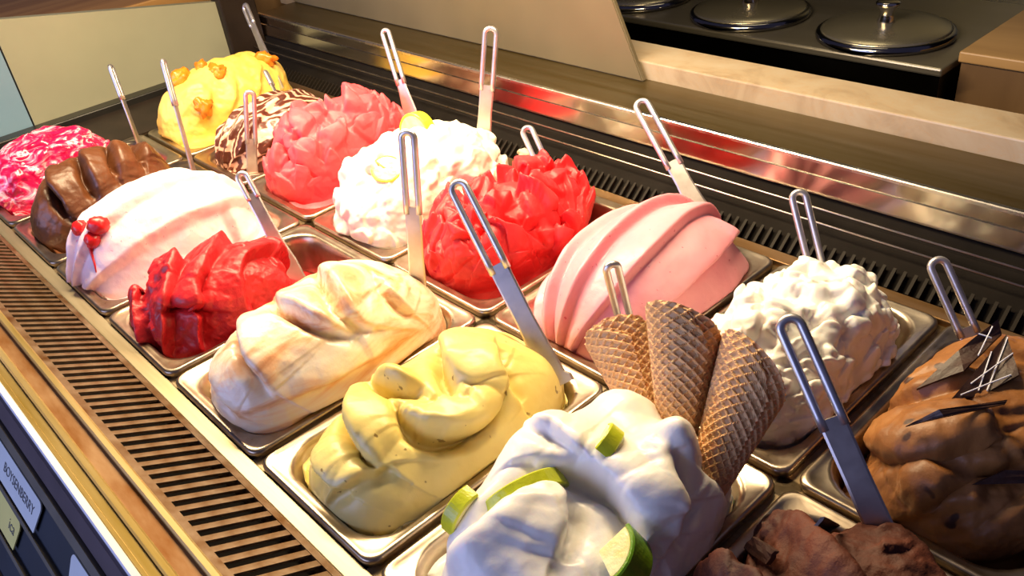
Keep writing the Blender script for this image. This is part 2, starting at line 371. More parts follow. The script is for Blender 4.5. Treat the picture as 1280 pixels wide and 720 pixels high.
# ================================================================== PANS
def rrect(hx, hy, r, n=7):
    pts = []
    for sx_, sy_, a0 in ((1, 1, 0), (-1, 1, 90), (-1, -1, 180), (1, -1, 270)):
        for k in range(n):
            a = math.radians(a0 + 90 * k / (n - 1)); pts.append((sx_ * (hx - r) + r * math.cos(a), sy_ * (hy - r) + r * math.sin(a)))
    return pts
def pan_mesh():
    hx, hy = .0815, .1285
    rings = [(hx - .001, hy - .001, .012, -.009), (hx, hy, .012, -.006), (hx, hy, .012, -.0022), (hx - .0012, hy - .0012, .012, -.0006), (hx - .003, hy - .003, .012, 0),
             (hx - .0055, hy - .0055, .0125, -.0012), (hx - .008, hy - .0085, .033, -.0016), (hx - .0095, hy - .011, .034, -.0018), (hx - .0115, hy - .013, .034, -.0045), (hx - .0135, hy - .016, .034, -.012), (hx - .018, hy - .024, .036, -.11), (hx - .026, hy - .032, .03, -.118)]
    v, f = [], []
    for a, b_, r, z in rings: v += [(p[0], p[1], z) for p in rrect(a, b_, r)]
    n = 28
    for i in range(len(rings) - 1):
        for k in range(n): f.append((i * n + k, i * n + (k + 1) % n, (i + 1) * n + (k + 1) % n, (i + 1) * n + k))
    f.append(tuple(range((len(rings) - 1) * n, len(rings) * n)))
    me = mesh('pan', v, f); bm = bmesh.new(); bm.from_mesh(me); bmesh.ops.recalc_face_normals(bm, faces=bm.faces); bm.to_mesh(me); bm.free()
    # normals up
    return me
PANME = pan_mesh()
flav = {(0, 0): 'raspberry ripple', (0, 1): 'chocolate', (0, 2): 'pale pink berry-topped', (0, 3): 'dark red sorbet', (0, 4): 'peach and cream', (0, 5): 'pistachio yellow', (0, 6): 'white lime-topped', (0, 7): 'dark chocolate',
        (1, 0): 'yellow mango', (1, 1): 'chocolate-striped cream', (1, 2): 'pink sorbet', (1, 3): 'white lemon-topped', (1, 4): 'bright red sorbet', (1, 5): 'pink swirled', (1, 6): 'white whipped', (1, 7): 'mocha brown'}
for (r_, c_), nm in flav.items():
    o = link('gelato_pan', PANME, M['pan_steel'], None, (P * c_ + P / 2, L * r_ + L / 2, 0), True)
    props(o, 'rectangular steel pan holding the %s gelato' % nm, 'pan', 'steel gelato pans set in the case')

# ================================================================== GELATO MOUNDS
def vnoise(p, seed, period=64):
    rg_ = np.random.default_rng(seed); lat = rg_.random((period, period, period)).astype(np.float32)
    i = np.floor(p).astype(int); fr = p - i; fr = fr * fr * (3 - 2 * fr); i %= period; j = (i + 1) % period
    x0, y0, z0 = i.T; x1, y1, z1 = j.T; fx, fy, fz = fr.T
    c00 = lat[x0, y0, z0] * (1 - fx) + lat[x1, y0, z0] * fx; c10 = lat[x0, y1, z0] * (1 - fx) + lat[x1, y1, z0] * fx
    c01 = lat[x0, y0, z1] * (1 - fx) + lat[x1, y0, z1] * fx; c11 = lat[x0, y1, z1] * (1 - fx) + lat[x1, y1, z1] * fx
    return (c00 * (1 - fy) + c10 * fy) * (1 - fz) + (c01 * (1 - fy) + c11 * fy) * fz - .5
def fbm(p, seed, octs=3):
    s = 0; a = 1
    for o in range(octs): s = s + a * vnoise(p * 2 ** o + 17.3 * o, seed + o); a *= .5
    return s
def sstep(x): x = np.clip(x, 0, 1); return x * x * (3 - 2 * x)
def saw(t, drop=.14):
    f = t - np.floor(t)
    return np.where(f < 1 - drop, (f / (1 - drop)) ** 1.3, 1 - sstep((f - 1 + drop) / drop))

def inside_pan(V, px_, py_, k):
    """pull points (by weight k) within the rounded inner walls of a pan"""
    V = V.copy(); z = V[:, 2]; zz = [-.118, -.11, -.012, -.0045, -.0018]
    hx = np.interp(z, zz, [.0560, .0635, .0680, .0700, .0720]) - .0008; hy = np.interp(z, zz, [.0970, .1045, .1125, .1155, .1175]) - .0008
    r = .0335; x, y = V[:, 0] - px_, V[:, 1] - py_
    ax, ay = np.minimum(np.abs(x), hx), np.minimum(np.abs(y), hy)
    qx, qy = ax - (hx - r), ay - (hy - r); d = np.hypot(np.maximum(qx, 0), np.maximum(qy, 0)); f_ = np.where(d > r, r / (d + 1e-9), 1)
    c_ = (qx > 0) & (qy > 0); ax = np.where(c_, hx - r + qx * f_, ax); ay = np.where(c_, hy - r + qy * f_, ay)
    V[:, 0] += k * (px_ + np.sign(x) * ax - V[:, 0]); V[:, 1] += k * (py_ + np.sign(y) * ay - V[:, 1])
    return V
class Mound:
    def __init__(s, cx, cy, a, b, h, N=170, e=.85, z0=-.02):
        s.c = np.array([cx, cy, z0]); s.abh = np.array([a, b, h - z0]); s.N = N
        u = np.linspace(-1, 1, N); S, T = np.meshgrid(u, u)
        x = S * np.sqrt(1 - T * T / 2); y = T * np.sqrt(1 - S * S / 2); r = np.hypot(x, y) + 1e-9
        n = np.stack([np.sin(r * np.pi / 2) * x / r, np.sin(r * np.pi / 2) * y / r, np.cos(r * np.pi / 2)], -1).reshape(-1, 3)
        s.n = n; g = np.sign(n) * np.abs(n) ** e
        s.V = s.c + g * s.abh
        s.fade = sstep((n[:, 2]) / .12)      # keep the foot of the mound in the pan
    def blurred(s, it):
        G = s.V.reshape(s.N, s.N, 3).copy()
        for _ in range(it):
            Gp = np.pad(G, ((2, 2), (2, 2), (0, 0)), 'edge'); G = (Gp[:-4, 2:-2] + Gp[4:, 2:-2] + Gp[2:-2, :-4] + Gp[2:-2, 4:] + 2 * G) / 6
        return G.reshape(-1, 3)
    def normals(s, blur=8):
        G = s.blurred(blur).reshape(s.N, s.N, 3)
        nn = np.cross(np.gradient(G, axis=1).reshape(-1, 3), np.gradient(G, axis=0).reshape(-1, 3))
        nn /= np.linalg.norm(nn, axis=1)[:, None] + 1e-12
        flip = np.sign((nn * s.n).sum(1)); flip[flip == 0] = 1
        return nn * flip[:, None]
    def at(s, x, y):
        px = project(s.V); d = np.hypot(px[:, 0] - x, px[:, 1] - y)
        vis = ((CAM - s.V) * s.normals()).sum(1) > 0
        d = np.where(vis, d, 1e6); return s.V[np.argmin(d)]
    def disp(s, d, along=None):
        nn = s.normals() if along is None else np.array(along, float)[None]
        s.V = s.V + nn * (d * s.fade)[:, None]
    def lump(s, px, rad, h, up=.5):
        p = s.at(*px); q = ((s.V - p) ** 2).sum(1)
        d = h * np.exp(-q / rad ** 2); nn = s.normals() * (1 - up) + np.array([0, 0, up])
        s.V = s.V + nn * (d * s.fade)[:, None]
    def polydist(s, pts):
        best = np.full(len(s.V), 1e9); sgn = np.zeros(len(s.V)); par = np.zeros(len(s.V)); nn = s.normals(); VB = s.blurred(8)
        pts = [VB[np.argmin(((s.V - p_) ** 2).sum(1))] for p_ in pts]
        pts = np.array(pts); seg = np.linalg.norm(np.diff(pts, axis=0), axis=1); cum = np.concatenate([[0], np.cumsum(seg)])
        for i in range(len(pts) - 1):
            ab = pts[i + 1] - pts[i]; t = np.clip(((VB - pts[i]) @ ab) / (ab @ ab + 1e-12), 0, 1)
            c = pts[i] + t[:, None] * ab; w_ = VB - c; d = np.linalg.norm(w_, axis=1)
            sg = np.sign((np.cross(ab, w_) * nn).sum(1)); k = d < best
            best = np.where(k, d, best); sgn = np.where(k, sg, sgn); par = np.where(k, (cum[i] + t * seg[i]) / cum[-1], par)
        return best, sgn, par
    def fold(s, pxs, h, win=.03, wout=.005, side=1, groove=0.35):
        """raised flap along a line: gentle on one side, a steep step on the other"""
        pts = [s.at(*p) for p in pxs]
        # smooth the line
        P_ = np.array(pts)
        for _ in range(2):
            Q_ = [P_[0]]
            for i in range(len(P_) - 1): Q_ += [P_[i] * .75 + P_[i + 1] * .25, P_[i] * .25 + P_[i + 1] * .75]
            Q_.append(P_[-1]); P_ = np.array(Q_)
        d, sg, par = s.polydist(P_)
        sd = d * sg * side
        tap = np.sin(np.pi * np.clip(par, 0.02, .98)) ** .6
        up_ = np.where(sd >= 0, np.exp(-(sd / win) ** 1.4), sstep(1 + sd / wout))
        gr = -groove * np.exp(-((sd + wout * 1.5) / (wout * 1.6)) ** 2)
        s.disp(h * tap * (up_ + gr))
    def noise(s, scale, amp, seed=1, octs=3, stretch=(1, 1, 1)):
        s.disp(amp * fbm((s.V + 5) * scale * np.array(stretch), seed, octs))
    def asaw(s, freq, twist, amp, phase=0, drop=.14, warp=0, seed=3):
        """ridges running along the pan, twisting around the long axis"""
        q = (s.V - s.c) / s.abh; al = np.arctan2(q[:, 0], np.maximum(q[:, 2], 0) + .12)
        t = al / np.pi * freq + twist * q[:, 1] + phase + warp * fbm(s.V * 18 + 9, seed, 2)
        s.disp(amp * (saw(t, drop) - .4))
    def ysaw(s, freq, amp, bend=0., skew=0., phase=0, drop=.12, warp=0, seed=4):
        q = (s.V - s.c) / s.abh
        t = (q[:, 1] + bend * q[:, 0] ** 2 + skew * q[:, 0]) * freq + phase + warp * fbm(s.V * 18 + 9, seed, 2)
        s.disp(amp * (saw(t, drop) - .4))
    def leaves(s, n, l, wd, h, flow=(0, -.4, 1), seed=5, jit=.7, sharp=1.0, up=.25):
        rg_ = np.random.default_rng(seed); nn = s.normals()
        ids = rg_.choice(np.where(s.n[:, 2] > .1)[0], n * 6); keep = []
        for i in ids:                                   # spread the seeds
            if all(np.sum((s.V[i] - s.V[j]) ** 2) > (wd * .75) ** 2 for j in keep): keep.append(i)
            if len(keep) >= n: break
        D = np.zeros(len(s.V))
        for i in keep:
            no = nn[i]; fl = np.array(flow) + rg_.normal(size=3) * jit; fl -= no * (fl @ no); fl /= np.linalg.norm(fl) + 1e-9
            ac = np.cross(no, fl); k_ = rg_.uniform(.7, 1.35); q = s.V - s.V[i]
            a_ = q @ fl / (l * k_); c_ = q @ ac / (wd * k_); z_ = np.abs(q @ no) < l * 1.6
            curve = c_ + .25 * rg_.normal() * a_ ** 2
            wid = np.clip(1 - np.clip(a_, 0, 1) ** 1.6 * sharp, .02, 1)
            ins = (a_ > -1) & (a_ < 1) & (np.abs(curve) < wid) & z_
            edge = sstep((1 - a_) / .12) * sstep((wid - np.abs(curve)) / .22)
            hh = h * k_ * rg_.uniform(.7, 1.2) * (.25 + .75 * sstep((a_ + 1) / 2)) * edge * (1 - .25 * curve ** 2)
            D = np.where(ins, np.maximum(D, hh), D)
        nn = nn * (1 - up) + np.array([0, 0, up])
        s.V = s.V + nn * (D * s.fade)[:, None]
    def blobs(s, n, r0, r1, amp, seed=6, squash=1.0, flow=None):
        rg_ = np.random.default_rng(seed); nn = s.normals(); D = np.zeros(len(s.V))
        ids = rg_.choice(np.where(s.n[:, 2] > .03)[0], n)
        for i in ids:
            r = rg_.uniform(r0, r1); q = s.V - s.V[i]
            ax = rg_.normal(size=3); ax /= np.linalg.norm(ax); al = q @ ax
            d2 = (q ** 2).sum(1) - (1 - squash) * al ** 2
            D = np.maximum(D, amp * r * np.sqrt(np.clip(1 - d2 / r ** 2, 0, 1)) * rg_.uniform(.7, 1.1))
        s.disp(D)
    def smooth(s, it=1):
        G = s.V.reshape(s.N, s.N, 3).copy()
        for _ in range(it):
            H = G.copy(); H[1:-1, 1:-1] = .5 * G[1:-1, 1:-1] + .125 * (G[:-2, 1:-1] + G[2:, 1:-1] + G[1:-1, :-2] + G[1:-1, 2:]); G = H
        s.V = G.reshape(-1, 3)
    def build(s, mat, label, name='gelato_mound'):
        # settle inside the pan walls below the rim
        V = s.V.copy()
        px_, py_ = s.pan
        V = inside_pan(V, px_, py_, sstep((.004 - V[:, 2]) / .006))
        # skirt down into the pan
        N = s.N; idx = np.arange(N * N).reshape(N, N)
        ringi = np.concatenate([idx[0, :], idx[1:, -1], idx[-1, -2::-1], idx[-2:0:-1, 0]])
        nb = len(ringi); ring = V[ringi]
        ctr_ = ring.mean(0)[:2]; dr = ring[:, :2] - ctr_; dr /= np.linalg.norm(dr, axis=1)[:, None]
        # the gelato fills the pan around the foot of the mound
        tx = np.where(dr[:, 0] > 0, px_ + .0655, px_ - .0655); ty = np.where(dr[:, 1] > 0, py_ + .1095, py_ - .1095)
        tt = np.minimum((tx - ctr_[0]) / (dr[:, 0] + 1e-9 * np.sign(dr[:, 0] + 1e-12)), (ty - ctr_[1]) / (dr[:, 1] + 1e-9 * np.sign(dr[:, 1] + 1e-12)))
        qx = (ctr_[0] + dr[:, 0] * tt - px_) / .0655; qy = (ctr_[1] + dr[:, 1] * tt - py_) / .1095
        cor = np.clip((np.abs(qx) + np.abs(qy) - 1.62) / .38, 0, 1) * .09
        out = np.stack([ctr_[0] + dr[:, 0] * tt * (1 - cor), ctr_[1] + dr[:, 1] * tt * (1 - cor), np.full(nb, s.level)], 1)
        out[:, 2] += .002 * np.sin(np.arange(nb) * .13)
        mid = ring * .5 + out * .5; mid[:, 2] = ring[:, 2] * .15 + out[:, 2] * .85
        low_ = out.copy(); low_[:, 2] = -.108; low_[:, 0] = px_ + (low_[:, 0] - px_) * .86; low_[:, 1] = py_ + (low_[:, 1] - py_) * .88
        mid, out, low_ = (inside_pan(q_, px_, py_, np.ones(nb)) for q_ in (mid, out, low_))
        allv = np.vstack([V, mid, out, low_])
        q = np.stack([idx[:-1, :-1], idx[:-1, 1:], idx[1:, 1:], idx[1:, :-1]], -1).reshape(-1, 4)
        lay = [ringi] + [np.arange(nb) + N * N + nb * k for k in range(3)]
        sk = np.vstack([np.stack([lay[k], lay[k + 1], np.roll(lay[k + 1], -1), np.roll(lay[k], -1)], 1) for k in range(3)])
        faces = np.vstack([q, sk])
        org = np.array([px_, py_, -.108])
        me = bpy.data.meshes.new(name); me.vertices.add(len(allv)); me.vertices.foreach_set('co', (allv - org).astype(np.float32).ravel())
        nf = len(faces); me.loops.add(nf * 4); me.loops.foreach_set('vertex_index', faces.astype(np.int32).ravel())
        me.polygons.add(nf); me.polygons.foreach_set('loop_start', np.arange(0, nf * 4, 4, dtype=np.int32))
        me.update(calc_edges=True); me.validate()
        o = link(name, me, mat, None, tuple(org), True)
        return props(o, label, 'gelato', 'mounds of gelato in the pans')
def mound(row, c, *fit, **kw):
    lv = kw.pop('level', -.010); m = Mound(*fit, **kw); m.level = lv; m.pan = (P * c + P / 2, L * row + L / 2); return m
MD = {}

# ---- front row
m = mound(0, 0, .062, .099, .058, .094, .070, N=120)
m.noise(28, .010, 11); m.leaves(70, .022, .010, .006, flow=(0, 1, .2), seed=2, jit=.4); m.noise(120, .003, 12); m.smooth(1)
MD['ripple'] = m; m.build(gelato_mat('ripple', [(.36, (.42, .003, .05)), (.49, (.66, .012, .09)), (.55, (.86, .22, .34)), (.60, (.92, .66, .70)), (.645, (.60, .008, .07))], 34, 1.5, (1.6, .8, 1.6), .2, .2, sss=.1, coat=.4), 'magenta and white raspberry ripple gelato mound')

m = mound(0, 1, .246, .116, .060, .101, .079, N=190)
m.fold([(92, 272), (74, 250), (63, 215), (70, 200)], .015, .028, .0035, -1, 1.4)
m.fold([(125, 250), (111, 222), (100, 196), (97, 182)], .015, .028, .0035, -1, 1.4)
m.fold([(152, 222), (145, 200), (138, 184), (138, 176)], .015, .028, .0035, -1, 1.4)
m.fold([(182, 204), (174, 190), (166, 178)], .015, .028, .0035, -1, 1.4)
m.noise(16, .008, 21); m.noise(90, .0018, 22); m.smooth(1)
MD['choc'] = m; m.build(gelato_mat('chocolate', [(.3, (.075, .023, .007)), (.7, (.145, .048, .015))], 14, .5, None, .42, .3, 200, .08), 'milk chocolate brown gelato mound with cross folds')

m = mound(0, 2, .415, .122, .062, .118, .082, N=180)
m.asaw(5.4, .22, .009, .35, .3, .12); m.noise(12, .008, 31); m.noise(45, .003, 33); m.noise(90, .0012, 32); m.smooth(1)
MD['berry'] = m; m.build(gelato_mat('pale_pink', [(.3, (.86, .58, .62)), (.7, (.90, .66, .68))], 12, .3, None, .4, .25, specks=((.85, .35, .42), 150, .70)), 'pale pink gelato mound topped with red berries')

m = mound(0, 3, .589, .100, .060, .088, .060, N=210, level=-.05)
m.ysaw(1.75, .017, .45, .45, .30, .16, .75, 45)
m.fold([(185, 385), (187, 350), (200, 322), (230, 304)], .012, .022, .004, -1, 1.6)
m.fold([(200, 388), (232, 378), (268, 386)], .010, .016, .003, 1, 1.2)
m.noise(22, .006, 41); m.leaves(16, .03, .016, .004, flow=(.6, .6, .2), seed=8, jit=.5, sharp=.5); m.noise(120, .0022, 42); m.smooth(1)
MD['red'] = m; m.build(gelato_mat('dark_red', [(.3, (.42, .004, .012)), (.7, (.62, .018, .022))], 16, .5, None, .45, .5, 180, .12), 'dark red berry sorbet mound with curled folds')

m = mound(0, 4, .777, .129, .073, .122, .070, N=210, e=.8)
m.fold([(338, 357), (352, 385), (395, 408), (445, 420)], .017, .035, .0035, 1, .7)
m.fold([(300, 392), (304, 425), (318, 460), (345, 492)], .016, .035, .0035, 1, .7)
m.fold([(400, 335), (412, 368), (440, 398), (470, 408)], .016, .03, .0035, 1, .7)
m.fold([(262, 415), (262, 450), (275, 490), (300, 520)], .008, .03, .003, 1, .6)
m.fold([(360, 500), (430, 470), (500, 430)], .007, .03, .0035, 1, .6)
m.fold([(470, 345), (490, 375), (520, 395)], .008, .03, .003, 1, .6)
m.noise(12, .009, 51); m.noise(60, .0016, 52); m.smooth(1)
MD['peach'] = m; m.build(gelato_mat('peach_cream', [(.30, (.62, .28, .12)), (.43, (.82, .50, .28)), (.53, (.88, .70, .50)), (.68, (.92, .83, .66))], 11, 2.2, (1.2, .6, 2.4), .35, .2, sss=.2, coat=.15), 'cream gelato mound with peach orange streaks and big folds')

m = mound(0, 5, .938, .132, .073, .122, .042, N=240, e=.8)
m.lump((590, 440), .05, .016, .7); m.lump((470, 520), .05, .008)
m.fold([(505, 508), (516, 533), (560, 546), (600, 530), (615, 495)], .023, .035, .004, 1, 1.1)
m.fold([(445, 482), (437, 520), (450, 556), (480, 580)], .020, .035, .004, 1, 1.0)
m.fold([(405, 632), (440, 600), (486, 580)], .009, .03, .0035, 1, .5)
m.fold([(553, 424), (557, 460), (582, 490)], .019, .03, .004, 1, 1.0)
m.fold([(616, 432), (620, 470), (650, 512)], .013, .03, .004, -1, .5)
m.fold([(468, 465), (492, 482), (530, 485)], .016, .02, .0035, 1, 1.0)
m.fold([(395, 560), (400, 590), (415, 610)], .010, .025, .005, 1, .4)
m.noise(12, .008, 61); m.noise(60, .0012, 62); m.smooth(1)
MD['yellow'] = m; m.build(gelato_mat('pistachio_yellow', [(.3, (.74, .57, .15)), (.7, (.84, .70, .27))], 8, .6, None, .38, .2, 150, .18, specks=((.30, .20, .05), 95, .70)), 'smooth pale yellow green gelato mound with sweeping S folds')

m = mound(0, 6, 1.120, .122, .072, .118, .060, N=230, e=.8)
m.lump((650, 572), .032, .026, .85); m.lump((775, 520), .034, .030, .85); m.lump((848, 575), .018, .036, .85); m.lump((905, 610), .016, .016, .8); m.lump((595, 650), .035, .014, .8)
m.lump((730, 650), .040, -.014, .6); m.lump((690, 540), .025, .010, .7)
m.fold([(675, 572), (745, 592), (790, 630), (815, 680)], .020, .035, .005, 1, .9)
m.fold([(560, 715), (600, 660), (650, 625), (690, 610)], .014, .035, .005, -1, .7)
m.fold([(690, 700), (705, 655), (692, 610)], .013, .03, .005, 1, .7)
m.fold([(828, 560), (842, 600), (850, 640), (840, 680)], .015, .026, .005, -1, .8)
m.fold([(665, 530), (700, 545), (740, 570)], .010, .025, .004, 1, .7)
m.fold([(880, 590), (895, 620), (905, 650)], .010, .02, .004, -1, .6)
m.noise(16, .008, 71); m.noise(60, .0016, 72); m.smooth(1)
MD['lime'] = m; m.build(gelato_mat('white_lime', [(.3, (.84, .80, .72)), (.7, (.90, .87, .80))], 10, .4, None, .34, .2, 120, .2), 'glossy white gelato mound with soft peaks and lime wedges')

m = mound(0, 7, 1.276, .148, .070, .092, .052, N=170)
m.ysaw(1.6, .026, .1, .35, .22, .25, .25); m.noise(30, .007, 81); m.leaves(24, .012, .008, .004, seed=12, jit=1.5); m.noise(160, .003, 82)
MD['dark'] = m; m.build(gelato_mat('dark_chocolate', [(.3, (.030, .005, .0015)), (.7, (.13, .024, .006))], 18, .6, None, .7, .6, 220, .05), 'dark chocolate gelato mound with rough scooped trench')

# ---- rear row
m = mound(1, 0, .062, .39, .060, .120, .088, N=150)
m.lump((330, 75), .05, .012, .8); m.lump((240, 130), .04, .006)
m.fold([(262, 112), (262, 130), (255, 150)], .008, .02, .004, -1); m.fold([(290, 92), (295, 120), (285, 145)], .007, .02, .004, -1); m.fold([(325, 80), (328, 105), (320, 125)], .006, .02, .004, -1)
m.noise(18, .010, 91); m.noise(70, .004, 92); m.smooth(1)
MD['mango'] = m; m.build(gelato_mat('mango', [(.3, (.78, .50, .07)), (.7, (.86, .64, .17))], 12, .4, None, .42, .4, 150, .15), 'lumpy yellow mango gelato mound dotted with orange fruit chunks')

m = mound(1, 1, .235, .385, .060, .100, .064, N=150)
m.asaw(7, 1.2, .006, 0, .3, .5); m.noise(30, .006, 101); m.noise(90, .002, 102)
MD['strac'] = m
sm, nt, b = new_mat('striped_chocolate')
wv = nt.nodes.new('ShaderNodeTexWave'); wv.inputs['Scale'].default_value = 34; wv.inputs['Distortion'].default_value = 9; wv.inputs['Detail'].default_value = 3; wv.inputs['Detail Scale'].default_value = 1.4; wv.bands_direction = 'X'
tc = nt.nodes.new('ShaderNodeTexCoord'); mp = nt.nodes.new('ShaderNodeMapping'); mp.inputs['Rotation'].default_value = (0, .3, .5); mp.inputs['Scale'].default_value = (1, .45, 1)
nt.links.new(tc.outputs['Object'], mp.inputs[0]); nt.links.new(mp.outputs[0], wv.inputs['Vector'])
r1 = ramp(nt, wv.outputs['Fac'], [(.40, (.09, .022, .012)), (.56, (.20, .06, .035)), (.68, (.62, .34, .25)), (.92, (.74, .48, .36))]); nt.links.new(r1.outputs[0], b.inputs['Base Color']); b.inputs['Roughness'].default_value = .35
m.build(sm, 'cream gelato mound striped with dark chocolate sauce')

m = mound(1, 2, .400, .393, .056, .108, .076, N=190)
m.noise(16, .008, 111); m.leaves(34, .036, .022, .014, flow=(.2, -.5, .8), seed=22, jit=.5, sharp=.9, up=.4); m.leaves(70, .024, .013, .018, flow=(0, .15, 1), seed=21, jit=.45, sharp=.95, up=.5); m.noise(90, .002, 112); m.smooth(1)
MD['pinksorb'] = m; m.build(gelato_mat('pink_sorbet', [(.3, (.78, .060, .085)), (.7, (.86, .11, .13))], 14, .3, None, .52, .4, 200, .22), 'coral pink sorbet mound with ruffled peaks')

m = mound(1, 3, .594, .387, .068, .116, .082, N=190)
m.noise(16, .012, 121); m.leaves(110, .022, .015, .012, flow=(.3, .5, .6), seed=31, jit=.9, sharp=.6, up=.3); m.noise(55, .008, 122); m.smooth(2)
MD['meringue'] = m; m.build(gelato_mat('white_lemon', [(.3, (.86, .80, .68)), (.7, (.91, .87, .77))], 10, .3, None, .42, .3, 150, .2), 'white lumpy lemon gelato mound with citrus slices on top')

m = mound(1, 4, .753, .389, .057, .102, .044, N=220, level=-.045)
m.noise(16, .008, 131); m.leaves(34, .036, .020, .018, flow=(.4, -.3, .8), seed=42, jit=.7, sharp=1, up=.4); m.leaves(80, .026, .012, .024, flow=(.1, .2, 1), seed=41, jit=.7, sharp=1, up=.55); m.noise(90, .0025, 132); m.smooth(1)
MD['red2'] = m; m.build(gelato_mat('bright_red', [(.3, (.72, .014, .022)), (.7, (.82, .038, .042))], 14, .3, None, .5, .4, 200, .18), 'bright red sorbet mound of jagged petals')

m = mound(1, 5, .940, .401, .073, .122, .076, N=220)
m.asaw(6.4, .34, .012, .15, .12, .10); m.noise(9, .005, 141); m.noise(60, .001, 142); m.smooth(1)
MD['swirl'] = m; m.build(gelato_mat('swirl_pink', [(.3, (.80, .28, .34)), (.7, (.86, .40, .44))], 8, .3, None, .4, .2, 160, .2, specks=((.62, .10, .16), 170, .71)), 'smooth pink gelato mound with long twisted ridges')

m = mound(1, 6, 1.115, .390, .062, .106, .066, N=230, level=-.05)
m.noise(18, .010, 151); m.leaves(230, .015, .011, .013, flow=(0, -.1, 1), seed=51, jit=.7, sharp=.75, up=.4); m.blobs(70, .006, .011, .5, 52, .6); m.noise(70, .004, 153); m.smooth(2)
MD['whip'] = m; m.build(gelato_mat('whipped_white', [(.3, (.86, .83, .76)), (.7, (.92, .90, .85))], 10, .3, None, .38, .15, 150, .2), 'whipped white gelato mound of many small peaks')

m = mound(1, 7, 1.278, .385, .066, .106, .052, N=190, level=-.03)
m.fold([(1085, 560), (1130, 575), (1190, 560), (1240, 545)], .012, .03, .005, 1, .7)
m.fold([(1140, 640), (1180, 600), (1240, 580), (1275, 572)], .014, .035, .005, 1, .7)
m.fold([(1105, 510), (1160, 495), (1220, 480)], .009, .03, .005, 1, .6)
m.leaves(16, .050, .028, .010, flow=(1, .35, 0), seed=66, jit=.3, sharp=.6, up=.3); m.noise(16, .008, 161); m.noise(90, .003, 162); m.smooth(1)
MD['mocha'] = m; m.build(gelato_mat('mocha', [(.3, (.17, .060, .013)), (.5, (.30, .120, .030)), (.7, (.38, .17, .050))], 16, .8, None, .5, .35, 150, .1, specks=((.05, .015, .008), 38, .66)), 'mocha brown gelato mound with chocolate shards pushed in')


# ================================================================== SERVING SPADES
def spade(top, ent, Yp, dy, label, wdir=(1, 0, 0), wd=.019, loop=.42, below=.05, lean=None, flare=1.25):
    Ep = Vector(onY(ent[0], ent[1], Yp)); Tp = Vector(onY(top[0], top[1], Yp + dy))
    k = (Tp - Ep); ln_ = k.length; k.normalize()
    u = Vector(wdir); u = (u - k * u.dot(k)).normalized(); n = u.cross(k)
    t = empty('serving_spade', tuple(Ep - k * below), label, 'serving spade', 'steel serving spades stuck in the gelato')
    rr = .0033; hw = wd / 2 - rr; sp = ln_ * (1 - loop)
    pts = []
    for q in np.linspace(sp - .006, ln_ - hw - rr, 8): pts.append(Ep + k * q + u * hw)
    for a in np.linspace(0, math.pi, 13)[1:-1]: pts.append(Ep + k * (ln_ - hw - rr + hw * math.sin(a)) + u * hw * math.cos(a))
    for q in np.linspace(ln_ - hw - rr, sp - .006, 8): pts.append(Ep + k * q - u * hw)
    link('handle_loop', tube_mesh('handle_loop', pts, rr, 10), M['handle'], t, (0, 0, 0), True)
    # flat stem with a rounded notch under the loop, widening to the blade
    S_ = [(-below, wd * flare * .5), (-below * .4, wd * flare * .5), (0, wd * (1 + flare) * .22), (sp * .5, wd * .42), (sp - .006, wd * .43), (sp + .001, wd * .46)]
    v, f = [], []; th = .0016
    for q, h_ in S_:
        for a, b_ in ((-h_, -th * .5), (-h_ + th, -th), (0, -th), (h_ - th, -th), (h_, -th * .5), (h_, th * .5), (h_ - th, th), (0, th), (-h_ + th, th), (-h_, th * .5)):
            v.append(Ep + k * q + u * a + n * b_)
    m_ = 10
    for i in range(len(S_) - 1):
        for j in range(m_): f.append((i * m_ + j, i * m_ + (j + 1) % m_, (i + 1) * m_ + (j + 1) % m_, (i + 1) * m_ + j))
    f += [tuple(range(m_)), tuple(range((len(S_) - 1) * m_, len(S_) * m_))[::-1]]
    me = mesh('blade', v, f); bm = bmesh.new(); bm.from_mesh(me); bmesh.ops.recalc_face_normals(bm, faces=bm.faces); bm.to_mesh(me); bm.free()
    link('blade', me, M['blade'], t, (0, 0, 0))
    return t
edge = (.62, -.55, .2)       # blade turned almost edge-on to where the customer stands
spade((305, 5), (328, 60), .488, .02, 'steel spade with slotted handle behind the yellow mango mound', below=.09)
spade((137, 80), (172, 174), .238, .012, 'thin steel spade handle between ripple and chocolate mounds', edge, .014)
spade((203, 73), (238, 200), .232, .025, 'thin steel spade handle at the back of the chocolate mound', edge, .014)
spade((331, 88), (348, 122), .405, .01, 'short spade handle poking up behind the chocolate-striped mound', edge, .012)
spade((312, 112), (316, 234), .299, .03, 'pale spade with slotted handle in front of the chocolate-striped mound', (.5, .86, 0), .018, .50, below=.035)
spade((480, 35), (507, 122), .505, .015, 'steel spade with looped handle behind the pink sorbet mound', (.85, .5, 0), .017, .75)
spade((614, 32), (604, 178), .492, .03, 'tall upright spade with slotted handle behind the white lemon mound', (.8, .6, 0), .021, .50)
spade((656, 157), (688, 228), .490, .01, 'spade with wire loop handle behind the bright red sorbet', (.8, .6, 0), .019, .98)
spade((798, 124), (868, 252), .512, .03, 'steel spade leaning behind the pink twisted mound', (.8, .6, 0), .021, .62)
spade((996, 236), (1022, 342), .484, .02, 'spade with wire loop handle behind the whipped white mound', (.8, .6, 0), .019, .92)
spade((1168, 321), (1224, 446), .490, .02, 'dark spade with loop handle standing behind the mocha mound', (.8, .6, 0), .020, .72)
spade((299, 214), (350, 310), .209, .0, 'broad spade between pale pink mound and dark red sorbet', (.5, .86, 0), .018, .30)
spade((509, 161), (524, 376), .231, .03, 'long upright spade with slotted handle behind the peach and cream mound', (.8, .6, 0), .019, .44)
spade((568, 225), (692, 470), .231, .02, 'large leaning spade stuck in the back of the yellow mound', (.8, .55, 0), .021, .44, flare=1.45, below=.010)
